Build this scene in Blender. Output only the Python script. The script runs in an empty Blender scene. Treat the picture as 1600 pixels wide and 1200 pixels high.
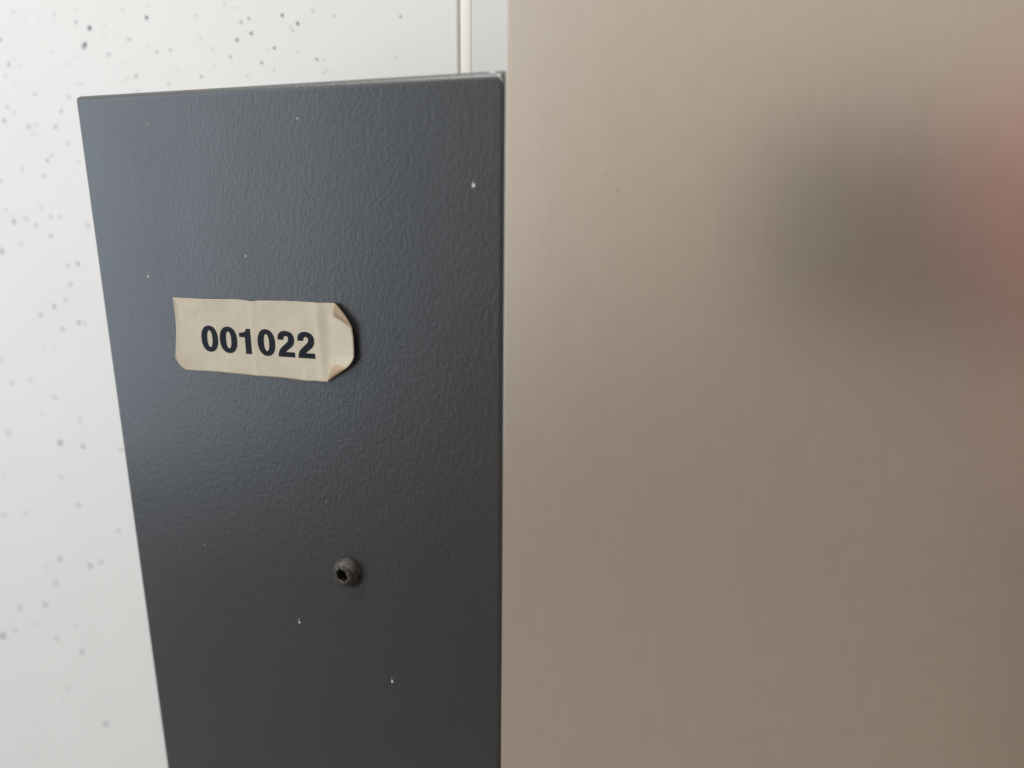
import bpy, bmesh, math, random
from mathutils import Vector, Matrix
S = bpy.context.scene
COL = S.collection
random.seed(4)

# ------------------------------------------------------------------ camera
# world: grey panel front lies in y = 0, camera in front of it at y = -D, x right, z up (metres)
D = 0.150
F = 1155.0                                   # focal length in pixels of a 1600 px wide frame
dn = Vector((-44, -4203, -F)).normalized()   # world -z seen in camera axes
ny = Vector((590, 311, -F))                  # world +y seen in camera axes
ny = (ny - dn * ny.dot(dn)).normalized()
zc = -dn
xc = ny.cross(zc)
M = Matrix((xc, ny, zc))                     # rows: world axes in camera coordinates => cam->world
cam_d = bpy.data.cameras.new('camera')
cam = bpy.data.objects.new('camera', cam_d)
COL.objects.link(cam)
CAMLOC = Vector((0, -D, 0))
cam.matrix_world = Matrix.Translation(CAMLOC) @ M.to_4x4()
cam_d.sensor_width = 36
cam_d.lens = F / 1600 * 36
cam_d.clip_start = 0.005
cam_d.clip_end = 50
S.camera = cam

def P(px, py, Y=0.0):
    """point of the plane y = Y seen at photo pixel (px, py)"""
    r = M @ Vector((px - 800, 600 - py, -F))
    t = (Y - CAMLOC.y) / r.y
    return CAMLOC + r * t

foc = P(420, 530)
cam_d.dof.use_dof = True
cam_d.dof.focus_distance = (M.transposed() @ (foc - CAMLOC)).z * -1
cam_d.dof.aperture_fstop = 7.2

# ------------------------------------------------------------------ light
W = bpy.data.worlds.new('World'); S.world = W
W.use_nodes = True
nt = W.node_tree; nt.nodes.clear()
tc = nt.nodes.new('ShaderNodeTexCoord'); sep = nt.nodes.new('ShaderNodeSeparateXYZ')
mr = nt.nodes.new('ShaderNodeMapRange'); mr.inputs['From Min'].default_value = -1; mr.inputs['From Max'].default_value = 1
rp = nt.nodes.new('ShaderNodeValToRGB'); bg = nt.nodes.new('ShaderNodeBackground'); wo = nt.nodes.new('ShaderNodeOutputWorld')
nt.links.new(tc.outputs['Generated'], sep.inputs[0]); nt.links.new(sep.outputs['Z'], mr.inputs['Value'])
nt.links.new(mr.outputs[0], rp.inputs[0]); nt.links.new(rp.outputs[0], bg.inputs[0]); nt.links.new(bg.outputs[0], wo.inputs[0])
cr = rp.color_ramp
cr.elements[0].position = 0.0; cr.elements[0].color = (.12, .095, .08, 1)
cr.elements[1].position = 1.0; cr.elements[1].color = (.95, .97, 1.0, 1)
e = cr.elements.new(.34); e.color = (.27, .215, .18, 1)
e = cr.elements.new(.52); e.color = (.56, .51, .435, 1)
e = cr.elements.new(.70); e.color = (.68, .68, .65, 1)
bg.inputs[1].default_value = 0.85

def area(name, loc, target, sx, sy, power, col):
    L = bpy.data.lights.new(name, 'AREA'); L.shape = 'RECTANGLE'; L.size = sx; L.size_y = sy
    L.energy = power; L.color = col
    o = bpy.data.objects.new(name, L); COL.objects.link(o)
    o.location = loc
    o.rotation_euler = (Vector(target) - Vector(loc)).to_track_quat('-Z', 'Y').to_euler()
    return o
area('window_light', (-1.82, -1.15, .16), (-.05, 0, -.05), 1.3, 2.0, 20.5, (.70, .84, 1.0))
area('ceiling_light', (-.55, -.48, 1.1), (-.05, .03, 0), .46, .30, 12.0, (1.0, .96, .90))

S.view_settings.view_transform = 'Standard'
S.view_settings.look = 'None'
S.view_settings.exposure = 0
S.view_settings.gamma = 1
S.view_settings.use_curve_mapping = False
S.render.engine = 'CYCLES'

# ------------------------------------------------------------------ helpers
def link_mesh(name, me, mats, parent=None, smooth=False):
    o = bpy.data.objects.new(name, me); COL.objects.link(o)
    for m in (mats if isinstance(mats, (list, tuple)) else [mats]):
        me.materials.append(m)
    if smooth:
        for p in me.polygons: p.use_smooth = True
    if parent: o.parent = parent
    return o

def from_bm(name, bm, mats, parent=None, smooth=False):
    me = bpy.data.meshes.new(name); bm.to_mesh(me); bm.free()
    return link_mesh(name, me, mats, parent, smooth)

def box_bm(x0, x1, y0, y1, z0, z1, bev=0.0, seg=5):
    bm = bmesh.new()
    bmesh.ops.create_cube(bm, size=1)
    for v in bm.verts:
        v.co = Vector(((x0 + x1) / 2 + v.co.x * (x1 - x0), (y0 + y1) / 2 + v.co.y * (y1 - y0), (z0 + z1) / 2 + v.co.z * (z1 - z0)))
    if bev:
        bmesh.ops.bevel(bm, geom=bm.edges[:], offset=bev, segments=seg, profile=.5, affect='EDGES')
    return bm

def thing(name, label, cat, loc, group=None):
    o = bpy.data.objects.new(name, None); COL.objects.link(o)
    o.location = loc; o['label'] = label; o['category'] = cat; o.empty_display_size = .02
    if group: o['group'] = group
    return o

def adopt(child, root):                       # parent keeping the world position
    child.parent = root
    child.matrix_parent_inverse = Matrix.Translation(-root.location)

class N:                                      # tiny node builder
    def __init__(s, name):
        s.m = bpy.data.materials.new(name); s.m.use_nodes = True
        s.t = s.m.node_tree; s.b = s.t.nodes['Principled BSDF']
    def new(s, k, **kw):
        n = s.t.nodes.new(k)
        for a, v in kw.items(): setattr(n, a, v)
        return n
    def l(s, a, b): s.t.links.new(a, b)
    def coord(s, scale=(1, 1, 1), rot=(0, 0, 0)):
        c = s.new('ShaderNodeTexCoord'); mp = s.new('ShaderNodeMapping')
        mp.inputs['Scale'].default_value = scale; mp.inputs['Rotation'].default_value = rot
        s.l(c.outputs['Object'], mp.inputs[0]); return mp.outputs[0]
    def noise(s, vec, scale, detail=2, rough=.5, dist=0):
        n = s.new('ShaderNodeTexNoise'); n.inputs['Scale'].default_value = scale
        n.inputs['Detail'].default_value = detail; n.inputs['Roughness'].default_value = rough
        n.inputs['Distortion'].default_value = dist
        s.l(vec, n.inputs['Vector']); return n.outputs['Fac']
    def ramp(s, fac, stops):
        r = s.new('ShaderNodeValToRGB'); c = r.color_ramp
        c.elements[0].position, c.elements[0].color = stops[0][0], stops[0][1]
        c.elements[1].position, c.elements[1].color = stops[-1][0], stops[-1][1]
        for p_, k in stops[1:-1]:
            q = c.elements.new(p_); q.color = k
        s.l(fac, r.inputs[0]); return r.outputs[0]
    def rng(s, fac, a, b, lo=.25, hi=.75):
        r = s.new('ShaderNodeMapRange'); r.inputs['To Min'].default_value = a; r.inputs['To Max'].default_value = b
        r.inputs['From Min'].default_value = lo; r.inputs['From Max'].default_value = hi
        s.l(fac, r.inputs['Value']); return r.outputs[0]
    def bump(s, h, dist, strength=1.0, prev=None):
        b = s.new('ShaderNodeBump'); b.inputs['Distance'].default_value = dist; b.inputs['Strength'].default_value = strength
        s.l(h, b.inputs['Height'])
        if prev: s.l(prev, b.inputs['Normal'])
        return b.outputs[0]
    def set(s, k, v): s.b.inputs[k].default_value = v

def plain(name, col, rough=.5, metal=0.0):
    n = N(name); n.set('Base Color', (*col, 1)); n.set('Roughness', rough); n.set('Metallic', metal)
    return n.m

# ------------------------------------------------------------------ materials
def mat_powder():
    n = N('grey_powder_coat')
    v = n.coord((1, 1, .72))
    big = n.noise(v, 55, 3)
    n.l(n.ramp(big, [(.3, (.0165, .0175, .0188, 1)), (.7, (.0195, .0206, .0220, 1))]), n.b.inputs['Base Color'])
    n.set('Roughness', .36); n.set('Specular IOR Level', .82); n.set('Coat Weight', .16); n.set('Coat Roughness', .2)
    peel = n.noise(v, 820, 2.5, .55, .4)
    fine = n.noise(v, 1900, 2, .5)
    b = n.bump(peel, .00028, .42)
    b = n.bump(fine, .00006, .7, b)
    n.l(b, n.b.inputs['Normal'])
    n.l(n.rng(n.noise(v, 25, 2), .40, .45), n.b.inputs['Roughness'])
    return n.m

def mat_steel():
    n = N('brushed_champagne_steel')
    brush = n.noise(n.coord((1, 1, .03)), 1500, 4, .6)
    broad = n.noise(n.coord((1, 1, .08)), 160, 3, .6)
    mott = n.noise(n.coord(), 260, 4, .6)
    mix = n.new('ShaderNodeMix', data_type='RGBA')
    n.l(n.ramp(brush, [(.3, (.695, .608, .520, 1)), (.7, (.750, .660, .566, 1))]), mix.inputs['A'])
    n.l(n.ramp(mott, [(.35, (.710, .612, .524, 1)), (.65, (.728, .648, .552, 1))]), mix.inputs['B'])
    n.l(broad, mix.inputs['Factor'])
    n.l(mix.outputs['Result'], n.b.inputs['Base Color'])
    n.set('Metallic', .87); n.set('Anisotropic', .0)
    tan = n.new('ShaderNodeTangent', direction_type='RADIAL', axis='Z')
    n.l(tan.outputs[0], n.b.inputs['Tangent'])
    n.l(n.rng(broad, .30, .315), n.b.inputs['Roughness'])
    b = n.bump(brush, .00002, .6)
    n.l(b, n.b.inputs['Normal'])
    return n.m

def mat_wall():
    n = N('white_laminate')
    v = n.coord()
    n.l(n.ramp(n.noise(v, 14, 3), [(.3, (.785, .775, .75, 1)), (.7, (.81, .80, .775, 1))]), n.b.inputs['Base Color'])
    # faint fleck ghosts under the surface
    n.set('Roughness', .5)
    n.l(n.bump(n.noise(v, 300, 3), .00005, .4), n.b.inputs['Normal'])
    return n.m

def mat_paper(name, a, b):
    n = N(name)
    v = n.coord()
    fib = n.noise(n.coord((1, 1, .25)), 1200, 4, .6)
    stain = n.noise(v, 110, 4, .6)
    mix = n.new('ShaderNodeMix', data_type='RGBA', blend_type='MULTIPLY'); mix.inputs['Factor'].default_value = 1
    n.l(n.ramp(stain, [(.3, (*a, 1)), (.72, (*b, 1))]), mix.inputs['A'])
    n.l(n.ramp(fib, [(.3, (.93, .93, .93, 1)), (.7, (1, 1, 1, 1))]), mix.inputs['B'])
    n.l(mix.outputs['Result'], n.b.inputs['Base Color'])
    n.set('Roughness', .6); n.set('Specular IOR Level', .25)
    n.l(n.bump(fib, .00002, .5), n.b.inputs['Normal'])
    return n

M_POWDER = mat_powder(); M_STEEL = mat_steel(); M_WALL = mat_wall()
M_CHIP = plain('bare_white_primer', (.72, .71, .69), .6)
M_PIT = plain('dark_pit', (.10, .09, .075), .6)
M_PALE = plain('pale_scratch', (.78, .76, .72), .4)
FLECK = [plain('fleck_dark', (.09, .115, .14), .6), plain('fleck_mid', (.27, .28, .28), .6),
         plain('fleck_soft', (.44, .45, .44), .6), plain('fleck_faint', (.62, .625, .61), .6)]
M_INK = plain('black_ink', (.012, .014, .022), .6); M_INK.node_tree.nodes['Principled BSDF'].inputs['Specular IOR Level'].default_value = .12

# paper with a brown worn rim along its border (wear of its own shape: stored in an attribute)
def mat_sticker():
    n = mat_paper('aged_cream_paper', (.57, .505, .395), (.66, .595, .47))
    at = n.new('ShaderNodeAttribute', attribute_name='rim')
    mix = n.new('ShaderNodeMix', data_type='RGBA')
    src = n.b.inputs['Base Color'].links[0].from_socket
    n.l(src, mix.inputs['A']); mix.inputs['B'].default_value = (.36, .24, .14, 1)
    nz = n.noise(n.coord(), 350, 3)
    mul = n.new('ShaderNodeMath', operation='MULTIPLY'); n.l(at.outputs['Fac'], mul.inputs[0]); n.l(n.rng(nz, .25, 1.0), mul.inputs[1])
    n.l(mul.outputs[0], mix.inputs['Factor']); n.l(mix.outputs['Result'], n.b.inputs['Base Color'])
    return n.m
M_PAPER = mat_sticker()
M_BACK = mat_paper('tan_sticker_back', (.38, .26, .16), (.52, .40, .28)).m

def mat_screw():
    n = N('grimy_bronzed_steel')
    v = n.coord()
    n.l(n.ramp(n.noise(v, 650, 4, .65), [(.3, (.018, .013, .009, 1)), (.5, (.056, .047, .038, 1)), (.72, (.14, .125, .108, 1))]), n.b.inputs['Base Color'])
    n.set('Metallic', .35)
    n.l(n.rng(n.noise(v, 900, 3), .42, .75), n.b.inputs['Roughness'])
    n.l(n.bump(n.noise(v, 1500, 3), .0001, .6), n.b.inputs['Normal'])
    return n.m
M_SCREW = mat_screw(); M_HOLE = plain('socket_black', (.006, .006, .006), .7)  # second one: near-black for the inside of the hex socket

# ------------------------------------------------------------------ flecks / chips
def blob(bm, c, r, mat, y, ry=None, ang=0, n=9, jag=.22):
    ry = ry or r
    vs = []
    for i in range(n):
        a = 2 * math.pi * i / n
        k = 1 + random.uniform(-jag, jag)
        dx, dz = math.cos(a) * r * k, math.sin(a) * ry * k
        vs.append(bm.verts.new((c.x + dx * math.cos(ang) - dz * math.sin(ang), y, c.z + dx * math.sin(ang) + dz * math.cos(ang))))
    f = bm.faces.new(vs); f.material_index = mat
    f.normal_update()
    if f.normal.y > 0: f.normal_flip()

# ------------------------------------------------------------------ wall behind
WY = .075
wall = thing('wall', 'white laminated wall with scattered dark flecks, behind the grey metal box', 'wall', (-.15, WY, -.5))
xg = P(719, 60, WY).x                          # the groove
gap = .0011
bm = box_bm(-1.6, xg - gap, WY, WY + .02, -1.35, 1.2, .0004, 2)
spots = """21,19,4,2 85,22,4,2 63,27,3,3 118.5,35,4,2 140,44,7,0 133,69,6,0 229,27.5,5,0 1,62,4,1 23,58,3,3 54,54,3,3 82.5,81,4,3
14,101,4,1 30,103,4,3 21.5,91,3,3 9,119,4,3 37.5,138,3,3 55,147,4,2 108,152,4,1 96,174,4,1 87,198,4,1 45,198,4,1 56,195,4,3 12,167,4,2
22,175.5,4,2 7,188,4,1 105.5,100,3,3 117,90,3,3 170,85,4,2 201.5,62,5,2 183,54,3,3 232.5,72,3,3 245,81,4,2 266,78,4,2 213,119,4,2
200,124,4,3 264,132,4,3 215,142,4,3 127,131,4,3 120,132,3,3 163,39,3,3 232,9,3,3 120,15,3,3 190,16,3,3 22,128,3,3 39,32,3,3 84,35,3,3
35,264,4,1 74.5,251,4,1 81,243,4,2 107,224,4,2 79,220,3,3 68,275,4,2 123,253,4,3 1,283,4,2 9,329,4,2 20,338,3,3 22,347,5,0 42,342,4,1
36,338,3,3 57,352,4,1 79.5,339,4,1 80,368,4,1 94,339,4,2 64,325,4,3 33,381,4,2 3,392.5,6,2 137.5,352,4,2 106,415,4,2 122,412,4,1 111,445,4,2
102,468,4,2 85,479,5,1 64,492,5,1 124,504,5,1 98,514,4,1 133,506,4,2 85.5,621,4,1 1,562,4,2 69,542.5,4,3 85,544,4,3 47,593,4,2 19,599,4,2
77,503,3,3 58,507,3,3 53,208,3,2 66,645,3,2 125,655,4,2 13.5,677,4,1 94,692,5,1 130,697,5,0 189,703,4,2 96,746,4,2 6,741,4,3 123,789,4,2
6,805,4,1 40,802,4,2 185,829,4,2 93,873,4,1 73,887,3,2 141,884,5,1 158,878,4,2 87,910,4,1 71,945,4,1 31,950,4,1 55,973,3,2 24,985,4,1
4,993,5,0 89,997,4,1 128,1018,5,1 118,978,4,3 107,1077,4,2 165,1131,5,1 54,1126,4,3 56,1182,3,2 196,905,3,3 170,924,3,3 17,974,3,3 98,1093,3,3
307,24,4,3 351,5,4,3 389,29,4,2 377,34.5,4,2 392.5,52,4,1 370.5,62.5,4,1 441,24,4,1 465,37,4,1 429,75,4,1 457.5,47.5,4,3 360.5,89,4,2 409,97.5,4,2
315,120,4,2 495,92.5,4,2 507,94,3,3 522,25,4,3 488,17,4,3 626,26,4,2 512,109,3,3 336,104,3,3 419,79,3,3 465,80,3,3 620,89,3,3"""
mp = (P(101, 500, WY) - P(100, 500, WY)).length
for s_ in spots.split():
    x, y, r, k = s_.split(',')
    lm = (P(float(x), float(y) + 1, WY) - P(float(x), float(y), WY)).length
    r = float(r) * .64 * lm * random.uniform(.9, 1.15)
    blob(bm, P(float(x), float(y), WY), r * 1.25, int(k) + 1, WY - .00006, ry=r * random.uniform(.8, 1.1), ang=random.uniform(-.4, .4))
p0 = P(131, 73, WY); blob(bm, p0, 3.0 * mp, 3, WY - .00005, ry=2.6 * mp, ang=.5)
for i in range(560):                            # smaller and fainter flecks over the whole board, denser to the left
    if i < 110:
        c = P(random.uniform(-60, 520) ** 1.0, random.uniform(-40, 1240), WY); r = random.uniform(1.0, 2.0)
    else:
        c = Vector((xg - .03 - random.random() ** .8 * .9, WY, random.uniform(-.9, .7))); r = random.uniform(1.2, 4.2)
        q = M.transposed() @ (c - CAMLOC)
        sx, sy = 800 + q.x / -q.z * F, 600 - q.y / -q.z * F
        if -40 < sx < 800 and -40 < sy < 1240: continue
    if c.x > xg - .004: continue
    blob(bm, c, r * mp * .6, 4 if i < 110 or random.random() < .5 else random.choice((2, 3)), WY - .00007)
o = from_bm('wall_board', bm, [M_WALL] + FLECK); adopt(o, wall)
o['label'] = 'speckled white board left of the vertical groove'
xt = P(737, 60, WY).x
o = from_bm('lit_bevel_strip', box_bm(xg + gap * .35, xt, WY - .0006, WY + .02, -1.35, 1.2, .0003, 3), plain('bevel_light_white', (.88, .86, .80), .4), None, True); adopt(o, wall)  # whiter colour stands in for light caught by the board's bevelled edge
o['label'] = 'board edge along the groove, coloured brighter as its lit bevel'
o = from_bm('wall_board', box_bm(xt - .001, 1.6, WY - .00035, WY + .019, -1.34, 1.19), plain('pale_grey_board', (.72, .72, .70), .5)); adopt(o, wall)
o['label'] = 'plain pale grey board right of the lit bevel strip'
o = from_bm('groove_backing', box_bm(xg - .01, xg + .01, WY + .008, WY + .012, -1.34, 1.19), plain('groove_grey', (.56, .56, .54), .7)); adopt(o, wall)

# ------------------------------------------------------------------ steel cabinet (in front, right)
SY = -.006
xs = P(786.5, 600, SY).x
steel = thing('steel_panel', 'tall beige brushed metal panel standing right of the grey box', 'metal panel', (xs + .3, SY, -1.3))
bm = box_bm(xs, 1.1, SY, SY + .060, -1.3, .9, .00025, 3)
o = from_bm('brushed_sheet', bm, M_STEEL, None, True); adopt(o, steel)
# leave the flat faces flat
md = o.modifiers.new('wn', 'WEIGHTED_NORMAL'); md.keep_sharp = True
for x, y, r, rz, m_ in ((947, 270, 1.1, 1.9, M_PIT), (965, 297, 1.4, 1.8, M_PIT), (808, 428, .9, 2.0, M_PALE)):
    bm = bmesh.new(); blob(bm, P(x, y, SY), r * .00012, 0, SY - .00004, ry=rz * .00012, n=8)
    o = from_bm('surface_pit', bm, m_); adopt(o, steel); o['label'] = 'tiny %s pit in the brushed metal' % ('dark' if m_ is M_PIT else 'pale')

# ------------------------------------------------------------------ grey box
zl = P(120, 154).z; zr = P(780, 112).z; ztop = (zl + zr) / 2 + .0003
xl0 = P(121, 165).x; xl1 = P(263, 1200).x; xl = (xl0 + xl1) / 2 - .0006
print('CHECK', zl, zr, xl0, xl1, 'width', xs - xl)
xr = P(789, 600).x
box = thing('metal_box', 'dark grey powder coated metal box with a number sticker and one screw', 'metal box', ((xl + xr) / 2, 0, -.9))
shell_bm = box_bm(xl, xr, 0, .048, -.9, ztop + .0003)
wl = shell_bm.edges.layers.float.new('bevel_weight_edge')
for e_ in shell_bm.edges: e_[wl] = .42 if all(v.co.x < xl + .001 for v in e_.verts) else 1.0
o = from_bm('shell', shell_bm, M_POWDER, None, True); adopt(o, box)
md = o.modifiers.new('bevel', 'BEVEL'); md.width = .0019; md.segments = 8; md.limit_method = 'WEIGHT'
md = o.modifiers.new('wn', 'WEIGHTED_NORMAL'); md.keep_sharp = True
k = .000135
for x, y, r, rz in ((465, 185, 1.6, 1.8), (740, 290, 3.0, 3.6), (384, 400, 1.7, 1.9), (232, 432, 2.4, 3.0), (468, 972, 2.6, 3.2), (613, 1065, 2.4, 3.2),
                    (320, 852, 1.0, 1.5), (197, 695, 1.2, 1.2), (510, 783, .9, .9), (231, 193, 1.0, 1.0), (618, 402, .6, .6), (560, 770, .5, .5), (640, 1190, .6, .6)):
    bm = bmesh.new()
    blob(bm, P(x, y), r * k, 0, -.00005, ry=rz * k, n=9, jag=.3)
    if r > 2.3: blob(bm, P(x - .6, y - 4.8), .6 * k, 0, -.00006, ry=2.3 * k, n=8)
    o = from_bm('paint_chip', bm, M_CHIP); adopt(o, box); o['label'] = 'white paint chip on the grey front'

# cracked paint on the top right corner: thin bright slivers lying on the rounded corner
from mathutils.bvhtree import BVHTree
tb = box_bm(xl, xr, 0, .048, -.9, ztop + .0003, .0019, 8); bvh = BVHTree.FromBMesh(tb); tb.free()
def sliver(pts, w):
    bm = bmesh.new(); prev = None; pts = resample(catmull(pts, 5), 14)
    for i, (px, py) in enumerate(pts):
        a = pts[max(0, i - 1)]; b_ = pts[min(13, i + 1)]; L = math.dist(a, b_); nx, nyy = -(b_[1] - a[1]) / L, (b_[0] - a[0]) / L
        ww = w * (.25 + .75 * math.sin(math.pi * (i + .5) / 14)) * random.uniform(.7, 1.2) / 2
        row = []
        for sg in (1, -1):
            d = (P(px + nx * ww * sg, py + nyy * ww * sg) - CAMLOC).normalized()
            loc, no, _, _ = bvh.ray_cast(CAMLOC, d)
            if loc is None: break
            row.append(bm.verts.new(loc + no * .00004))
        if len(row) < 2: prev = None; continue
        if prev: bm.faces.new((prev[0], prev[1], row[1], row[0]))
        prev = row
    o = from_bm('edge_scratch', bm, M_CHIP); adopt(o, box); o['label'] = 'bare scratch in the paint at the top right corner'
# ------------------------------------------------------------------ sticker
def catmull(pts, n=8, closed=False):
    out = []
    m = len(pts)
    rng_ = range(m if closed else m - 1)
    for i in rng_:
        p0_, p1, p2, p3 = (pts[(i - 1) % m] if closed or i else pts[0]), pts[i], pts[(i + 1) % m], (pts[(i + 2) % m] if closed or i + 2 < m else pts[-1])
        for j in range(n):
            t = j / n
            out.append(tuple(.5 * ((2 * p1[k]) + (-p0_[k] + p2[k]) * t + (2 * p0_[k] - 5 * p1[k] + 4 * p2[k] - p3[k]) * t * t + (-p0_[k] + 3 * p1[k] - 3 * p2[k] + p3[k]) * t ** 3) for k in range(len(p1))))
    if not closed: out.append(tuple(pts[-1]))
    return out
def resample(pts, n):
    L = [0]
    for a, b_ in zip(pts, pts[1:]): L.append(L[-1] + math.dist(a, b_))
    out = []; j = 0
    for i in range(n):
        s = L[-1] * i / (n - 1)
        while j < len(L) - 2 and L[j + 1] < s: j += 1
        t = (s - L[j]) / max(1e-9, L[j + 1] - L[j])
        out.append(tuple(a + (b_ - a) * t for a, b_ in zip(pts[j], pts[j + 1])))
    return out
sliver([(776, 115), (780, 119), (784, 124), (787.5, 129)], 1.5)
sliver([(764, 113.6), (770, 113.0), (776, 112.6)], 1.6)
NU, NV = 121, 61
top = resample(catmull([(270, 464.6), (300, 466.2), (340, 467.3), (372, 468.2), (393, 470.4), (410, 469.6), (450, 470.2), (485, 472.2), (508, 473.2), (525, 473.2)]), NU)
bot = resample(catmull([(284, 571), (291, 577.3), (298, 578.6), (340, 581), (400, 587), (440, 590), (475, 594.5), (500, 595.6), (513.5, 596.3)]), NU)
lef = resample(catmull([(270, 464.6), (274, 490), (276, 515), (275.6, 540), (276.2, 559.5), (284, 571)]), NV)
rig = resample(catmull([(525, 473.2), (532, 479), (543, 492), (551, 503.5), (555, 512), (557, 530), (558, 552), (557, 560), (552.5, 568), (545, 574.5), (530, 585), (513.5, 596.3)]), NV)
def sheet_h(px, py):
    """height of the paper above the panel (m) at a photo pixel"""
    h = .00018
    c = px - (py - 470) * .08                 # creases run down the sheet
    h += .00016 * math.exp(-((c - 393) / 5.5) ** 2) + .00009 * math.exp(-((c - 333 - 6 * math.sin(py / 25)) / 7) ** 2)
    h += .00026 * math.exp(-((c - 496) / 6.5) ** 2) - .0001 * math.exp(-((c - 510) / 7) ** 2)
    h += .00012 * math.exp(-((c - 470) / 4) ** 2) * max(0, (py - 550) / 40)
    h += .00010 * math.sin(px / 17 + py / 60) * math.exp(-((py - 470) / 18) ** 2)
    t = max(0, (px - 512) / 45.0)
    h += .0011 * t ** 1.35                    # the right end peels off the panel
    t2 = max(0, ((px - 500) / 28 - (py - 468) / 30)) if py < 520 else 0
    h += .0004 * min(1.2, t2)
    if py > 555: h += .0005 * max(0, (px - 500) / 30) * (py - 555) / 30
    if px < 300 and py > 545: h += .0003 * (300 - px) / 24 * (py - 545) / 26
    return h
bm = bmesh.new(); rim = bm.verts.layers.float.new('rim')
G = []
for j in range(NV):
    v = j / (NV - 1); row = []
    for i in range(NU):
        u = i / (NU - 1)
        f = [(1 - v) * top[i][k_] + v * bot[i][k_] + (1 - u) * lef[j][k_] + u * rig[j][k_]
             - ((1 - u) * (1 - v) * top[0][k_] + u * (1 - v) * top[-1][k_] + (1 - u) * v * bot[0][k_] + u * v * bot[-1][k_]) for k_ in (0, 1)]
        p_ = P(f[0], f[1]); vv = bm.verts.new((p_.x, -sheet_h(*f), p_.z))
        dl = min(min(i / 3.2, (NU - 1 - i) / 1.6), min(j / 1.5, (NV - 1 - j) / 1.7))
        vv[rim] = max(0, 1 - dl) * .75 + (.45 * math.exp(-(((f[0] - 285) / 14) ** 2 + ((f[1] - 568) / 11) ** 2)))
        row.append(vv)
    G.append(row)
for j in range(NV - 1):
    for i in range(NU - 1):
        bm.faces.new((G[j][i], G[j + 1][i], G[j + 1][i + 1], G[j][i + 1]))
stk = from_bm('number_sticker', bm, [M_PAPER, M_BACK], None, True); adopt(stk, box)
stk['label'] = 'cream paper sticker reading 001022 with curled right corners'
md = stk.modifiers.new('sol', 'SOLIDIFY'); md.thickness = .00009; md.offset = -1

def flap(fold, tip, rad, name, lab):
    """corner rolled back over the sheet; fold and tip: matching pixel polylines"""
    n, m = 25, 13
    A = resample(catmull(fold), n); B = resample(catmull(tip), n)
    bm = bmesh.new(); Q = []
    for j in range(m):
        t = j / (m - 1); row = []
        for i in range(n):
            px, py = A[i][0] + (B[i][0] - A[i][0]) * t, A[i][1] + (B[i][1] - A[i][1]) * t
            taper = math.sin(math.pi * min(1, max(0, (i + .6) / (n + .2)))) ** .5
            bulge = rad * taper * math.sin(math.pi * (.10 + .84 * t) ** .75)
            p_ = P(px, py); row.append(bm.verts.new((p_.x, -(sheet_h(px, py) + .00008 + bulge), p_.z)))
        Q.append(row)
    for j in range(m - 1):
        for i in range(n - 1):
            f = bm.faces.new((Q[j][i], Q[j + 1][i], Q[j + 1][i + 1], Q[j][i + 1]))
    bmesh.ops.recalc_face_normals(bm, faces=bm.faces[:])
    o = from_bm(name, bm, M_BACK, None, True)
    md = o.modifiers.new('sol', 'SOLIDIFY'); md.thickness = .00008; md.offset = 0
    o['label'] = lab
    adopt(o, box); o.parent = stk; o.matrix_parent_inverse = Matrix.Identity(4)
    return o
bpy.context.view_layer.update()
def under(o, p):
    o.parent = p; o.matrix_parent_inverse = p.matrix_world.inverted()
f1 = flap([(526, 473.3), (533, 480), (543, 492), (549, 500.5), (553.5, 508.5)], [(526, 474), (523.6, 482), (522.6, 491.5), (535, 498.5), (553.5, 508.5)], .00045, 'curled_corner', 'upper right corner rolled over showing tan back')
f2 = flap([(513.5, 596.3), (522, 590), (532, 583.6), (540, 578.5), (546, 574.2)], [(513.5, 596.3), (516.5, 584), (523.5, 571), (531, 569), (546, 574.2)], .0005, 'curled_corner', 'lower right corner rolled over showing tan back')
under(f1, stk); under(f2, stk)

# digits, outline in units of the digit height
def ell(cx, cy, a, b_, n=40, e_=2.25):
    out = []
    for i in range(n):
        t = 2 * math.pi * i / n
        c, s = math.cos(t), math.sin(t)
        out.append((cx + a * math.copysign(abs(c) ** (2 / e_), c), cy + b_ * math.copysign(abs(s) ** (2 / e_), s)))
    return out
ZERO = [ell(.335, .495, .335, .515), ell(.335, .495, .098, .325, 32)]
ONE = [[(.245, 0), (.49, 0), (.49, .985), (.315, .985)] + catmull([(.315, .985), (.28, .89), (.20, .835), (.03, .81)], 5)[1:] + [(.03, .645), (.245, .645)]]
TWO = [[(.015, 0), (.665, 0), (.665, .195)] + [(.33, .195)] +
       catmull([(.33, .195), (.38, .255), (.50, .35), (.60, .45), (.655, .555), (.675, .69), (.65, .83), (.57, .94), (.45, .995), (.34, 1.01), (.22, .99), (.11, .92), (.045, .81), (.03, .655)], 6)[1:] +
       catmull([(.255, .655), (.265, .735), (.30, .79), (.35, .81), (.405, .79), (.435, .735), (.435, .67), (.40, .59), (.32, .51), (.21, .41), (.10, .29), (.04, .16), (.015, 0)], 6)[:-1]]
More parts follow.
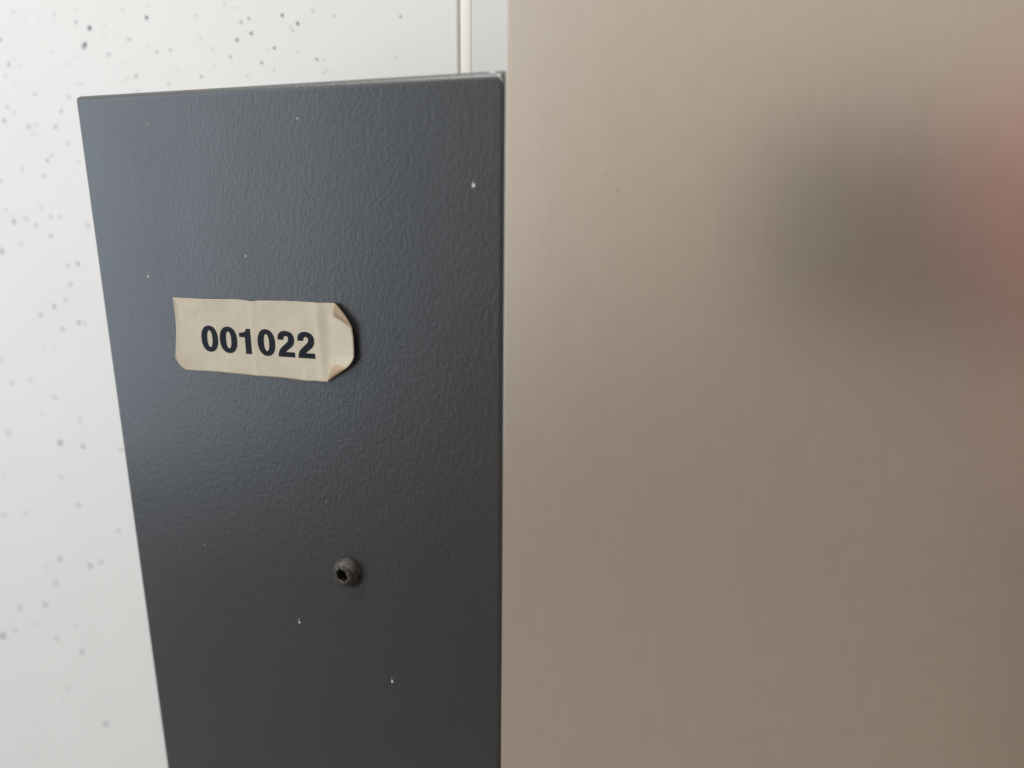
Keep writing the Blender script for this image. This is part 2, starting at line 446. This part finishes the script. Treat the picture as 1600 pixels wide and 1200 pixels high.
def digit(poly, ox, oy, hpx=40.6, wpx=1.0):
    cu = bpy.data.curves.new('digit', 'CURVE'); cu.dimensions = '2D'; cu.fill_mode = 'BOTH'
    for ring in poly:
        sp = cu.splines.new('POLY'); sp.points.add(len(ring) - 1); sp.use_cyclic_u = True
        for q, (a, b_) in zip(sp.points, ring): q.co = (a, b_, 0, 1)
    t = bpy.data.objects.new('digit', cu); COL.objects.link(t)
    bpy.context.view_layer.update()
    me = bpy.data.meshes.new_from_object(t.evaluated_get(bpy.context.evaluated_depsgraph_get()))
    bpy.data.objects.remove(t); bpy.data.curves.remove(cu)
    bm = bmesh.new(); bm.from_mesh(me)
    for k_ in range(1, 14):
        bmesh.ops.bisect_plane(bm, geom=bm.verts[:] + bm.edges[:] + bm.faces[:], plane_co=(k_ * .05, 0, 0), plane_no=(1, 0, 0))
    for k_ in range(0, 12):
        bmesh.ops.bisect_plane(bm, geom=bm.verts[:] + bm.edges[:] + bm.faces[:], plane_co=(0, k_ * .09, 0), plane_no=(0, 1, 0))
    for v in bm.verts:
        px = ox + v.co.x * hpx * wpx - v.co.y * hpx * .088
        py = oy + v.co.x * hpx * wpx * .068 - v.co.y * hpx
        p_ = P(px, py); v.co = Vector((p_.x, -(sheet_h(px, py) + .00003), p_.z))
    for f in bm.faces:
        f.normal_update()
        if f.normal.y > 0: f.normal_flip()
    bpy.data.meshes.remove(me)
    o = from_bm('digit', bm, M_INK); under(o, stk); return o
# bottom left corners of the digits on the photo (baseline)
digit(ZERO, 317.3, 547.6, 39.6); digit(ZERO, 346.4, 549.8, 40.2); digit(ONE, 375.7, 551.9, 40); digit(ZERO, 405.4, 554.2, 40.6)
digit(TWO, 435.6, 556.6, 40.4, 1.0); digit(TWO, 466.6, 558.7, 41, 1.0)

# ------------------------------------------------------------------ screw (button head with hex socket)
sc = P(544.8, 892.5); r0 = .0044
prof = [(0, .0000), (.0, .0006), (.00, .0006)]
bm = bmesh.new()
NS = 48
rings = []
prof = [(r0 * .99, -.0002), (r0, .0003), (r0 * .985, .0008), (r0 * .94, .0014), (r0 * .86, .0020), (r0 * .76, .0025), (r0 * .65, .00285), (r0 * .53, .00305)]
for r_, h_ in prof:
    rings.append([bm.verts.new((sc.x + r_ * math.cos(2 * math.pi * i / NS), -h_, sc.z + r_ * math.sin(2 * math.pi * i / NS))) for i in range(NS)])
def hexr(a, r_): 
    k_ = math.pi / 3; b_ = (a % k_) - k_ / 2
    return r_ * math.cos(k_ / 2) / math.cos(b_)
hr = r0 * .44
for h_, rr in ((.00308, 1.10), (.0029, 1.0), (.0006, .98)):
    rings.append([bm.verts.new((sc.x + hexr(2 * math.pi * i / NS + .25, hr * rr) * math.cos(2 * math.pi * i / NS), -h_, sc.z + hexr(2 * math.pi * i / NS + .25, hr * rr) * math.sin(2 * math.pi * i / NS))) for i in range(NS)])
for k_ in range(len(rings) - 1):
    for i in range(NS):
        f = bm.faces.new((rings[k_][i], rings[k_][(i + 1) % NS], rings[k_ + 1][(i + 1) % NS], rings[k_ + 1][i]))
        f.material_index = 1 if k_ >= len(rings) - 2 else 0; f.smooth = k_ < len(rings) - 3
f = bm.faces.new(rings[-1]); f.material_index = 1
bmesh.ops.recalc_face_normals(bm, faces=bm.faces[:])
o = from_bm('hex_screw', bm, [M_SCREW, M_HOLE]); adopt(o, box)
o['label'] = 'dark bronzed button head screw with hex socket'
# black ring shifted to the lower right: painted shadow of the screw head
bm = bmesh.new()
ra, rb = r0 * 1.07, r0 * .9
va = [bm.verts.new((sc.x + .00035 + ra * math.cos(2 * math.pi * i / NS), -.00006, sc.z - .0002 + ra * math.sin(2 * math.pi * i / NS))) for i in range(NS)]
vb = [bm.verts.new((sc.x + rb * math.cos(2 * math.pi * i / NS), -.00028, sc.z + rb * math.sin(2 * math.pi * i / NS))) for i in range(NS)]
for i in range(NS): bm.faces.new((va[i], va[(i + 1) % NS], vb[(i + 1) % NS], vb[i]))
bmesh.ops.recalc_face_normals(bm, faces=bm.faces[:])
o = from_bm('screw_shadow', bm, plain('shadow_black', (.015, .014, .013), .5)); adopt(o, box)

# ------------------------------------------------------------------ what the brushed metal mirrors: the photographer's phone, hands and body
def cw(x, y, z): return CAMLOC + M @ Vector((x, y, z))     # a point given beside the lens (right, up, back)
ph = thing('phone', 'black phone held sideways, mirrored as a dark blur in the brushed metal', 'phone', cw(.055, -.017, .006))
bm = box_bm(-.054, .046, -.055, .020, .0022, .0105, .003, 4)
bm.transform(Matrix.Translation(CAMLOC) @ M.to_4x4())
o = from_bm('phone_body', bm, plain('black_glass', (.035, .033, .032), .4), None, True); adopt(o, ph)

skin = plain('skin', (.74, .29, .27), .5); cloth = plain('brown_jacket', (.27, .235, .205), .85); hair = plain('dark_hair', (.03, .022, .018), .7); trousers = plain('dark_trousers', (.50, .43, .375), .85)
FLOOR = -1.42
person = thing('person', 'person in a brown jacket holding the phone, mirrored as a faint pink and brown blur', 'person', (.30, -.62, FLOOR))
def skinmesh(name, verts, edges, rad, mat, root=0, sub=2):
    me = bpy.data.meshes.new(name); me.from_pydata([tuple(v) for v in verts], edges, [])
    o = bpy.data.objects.new(name, me); COL.objects.link(o)
    me.materials.append(mat)
    o.modifiers.new('skin', 'SKIN').use_smooth_shade = True
    sv = me.skin_vertices[0].data
    for i, r_ in enumerate(rad): sv[i].radius = (r_, r_) if not isinstance(r_, tuple) else r_
    sv[root].use_root = True
    s2 = o.modifiers.new('sub', 'SUBSURF'); s2.levels = sub; s2.render_levels = sub
    adopt(o, person)
    return o
V = Vector
bx, by = .30, -.60
rh = cw(.074, -.006, .003)      # right hand wrist-side palm at the right end of the phone
lh = cw(.120, -.050, .050)
verts = [V((bx, by - .02, -.50)), V((bx, by, -.30)), V((bx, by - .01, -.08)), V((bx, by - .03, .06)), V((bx - .02, by + .02, .17)), V((bx - .04, by + .05, .26)),
         V((bx + .20, by - .02, .02)), V((bx + .30, by + .06, -.24)), rh + V((.05, -.10, -.05)), rh,
         V((bx - .20, by - .02, .02)), V((bx - .10, by + .10, -.27)), lh + V((-.02, -.13, -.08)), lh,
         V((bx + .10, by - .02, -.54)), V((bx + .12, by + .0, -.98)), V((bx + .13, by - .03, FLOOR + .06)), V((bx + .14, by + .12, FLOOR + .035)),
         V((bx - .10, by - .02, -.54)), V((bx - .12, by + .0, -.98)), V((bx - .13, by - .03, FLOOR + .06)), V((bx - .14, by + .12, FLOOR + .035))]
edges = [(0, 1), (1, 2), (2, 3), (3, 4), (4, 5), (3, 6), (6, 7), (7, 8), (8, 9), (3, 10), (10, 11), (11, 12), (12, 13), (0, 14), (14, 15), (15, 16), (16, 17), (0, 18), (18, 19), (19, 20), (20, 21)]
rad = [(.15, .11), (.14, .10), (.16, .11), (.12, .09), .055, .085, .065, .048, .033, .030, .065, .048, .033, .030, .085, .055, .045, .035, .085, .055, .045, .035]
body = skinmesh('body', verts, edges, rad, skin)
# hands: palm and five fingers each, closed round the phone
def hand(w, side, name):
    vs = [w, w + M @ V((-.012 * side, .0, -.004))]; ed = [(0, 1)]; rd = [.026, .024]
    for q, L in enumerate((.9, 1.0, .95, .75)):
        k_ = len(vs)
        base = w + M @ V((-.004, .022 - .0145 * q, -.004))
        vs += [base, base + M @ V((-.018 * L, .002, -.006)), base + M @ V((-.034 * L, .001, -.006)), base + M @ V((-.045 * L, 0, -.004))]
        ed += [(1, k_), (k_, k_ + 1), (k_ + 1, k_ + 2), (k_ + 2, k_ + 3)]; rd += [.010, .009, .0085, .0075]
    k_ = len(vs)
    vs += [w + M @ V((-.01, -.02, .014)), w + M @ V((-.032, -.012, .020)), w + M @ V((-.052, -.006, .018))]
    ed += [(0, k_), (k_, k_ + 1), (k_ + 1, k_ + 2)]; rd += [.012, .011, .009]
    return skinmesh(name, vs, ed, rd, skin, 0, 2)
hand(rh, 1, 'hand')
# clothes
jk = skinmesh('jacket', [verts[i] for i in (0, 1, 2, 3, 6, 7, 8, 10, 11, 12)], [(0, 1), (1, 2), (2, 3), (3, 4), (4, 5), (5, 6), (3, 7), (7, 8), (8, 9)],
              [(.19, .14), (.18, .13), (.20, .14), (.13, .10), .085, .065, .048, .085, .065, .048], cloth)
tr = skinmesh('trousers', [verts[i] for i in (0, 14, 15, 16, 18, 19, 20)], [(0, 1), (1, 2), (2, 3), (0, 4), (4, 5), (5, 6)], [(.165, .125), .10, .07, .06, .10, .07, .06], trousers)
hr_ = skinmesh('hair', [verts[5] + V((0, -.03, .02)), verts[5] + V((0, -.01, .065))], [(0, 1)], [.085, .07], hair)

# ground the photographer and the cabinet stand on
bm = bmesh.new(); bmesh.ops.create_grid(bm, x_segments=2, y_segments=2, size=6)
for v in bm.verts: v.co.z = FLOOR
n = N('grey_brown_floor'); n.l(n.ramp(n.noise(n.coord(), 6, 4), [(.3, (.30, .25, .21, 1)), (.7, (.36, .30, .26, 1))]), n.b.inputs['Base Color']); n.set('Roughness', .7)
o = from_bm('floor', bm, n.m); o['kind'] = 'structure'
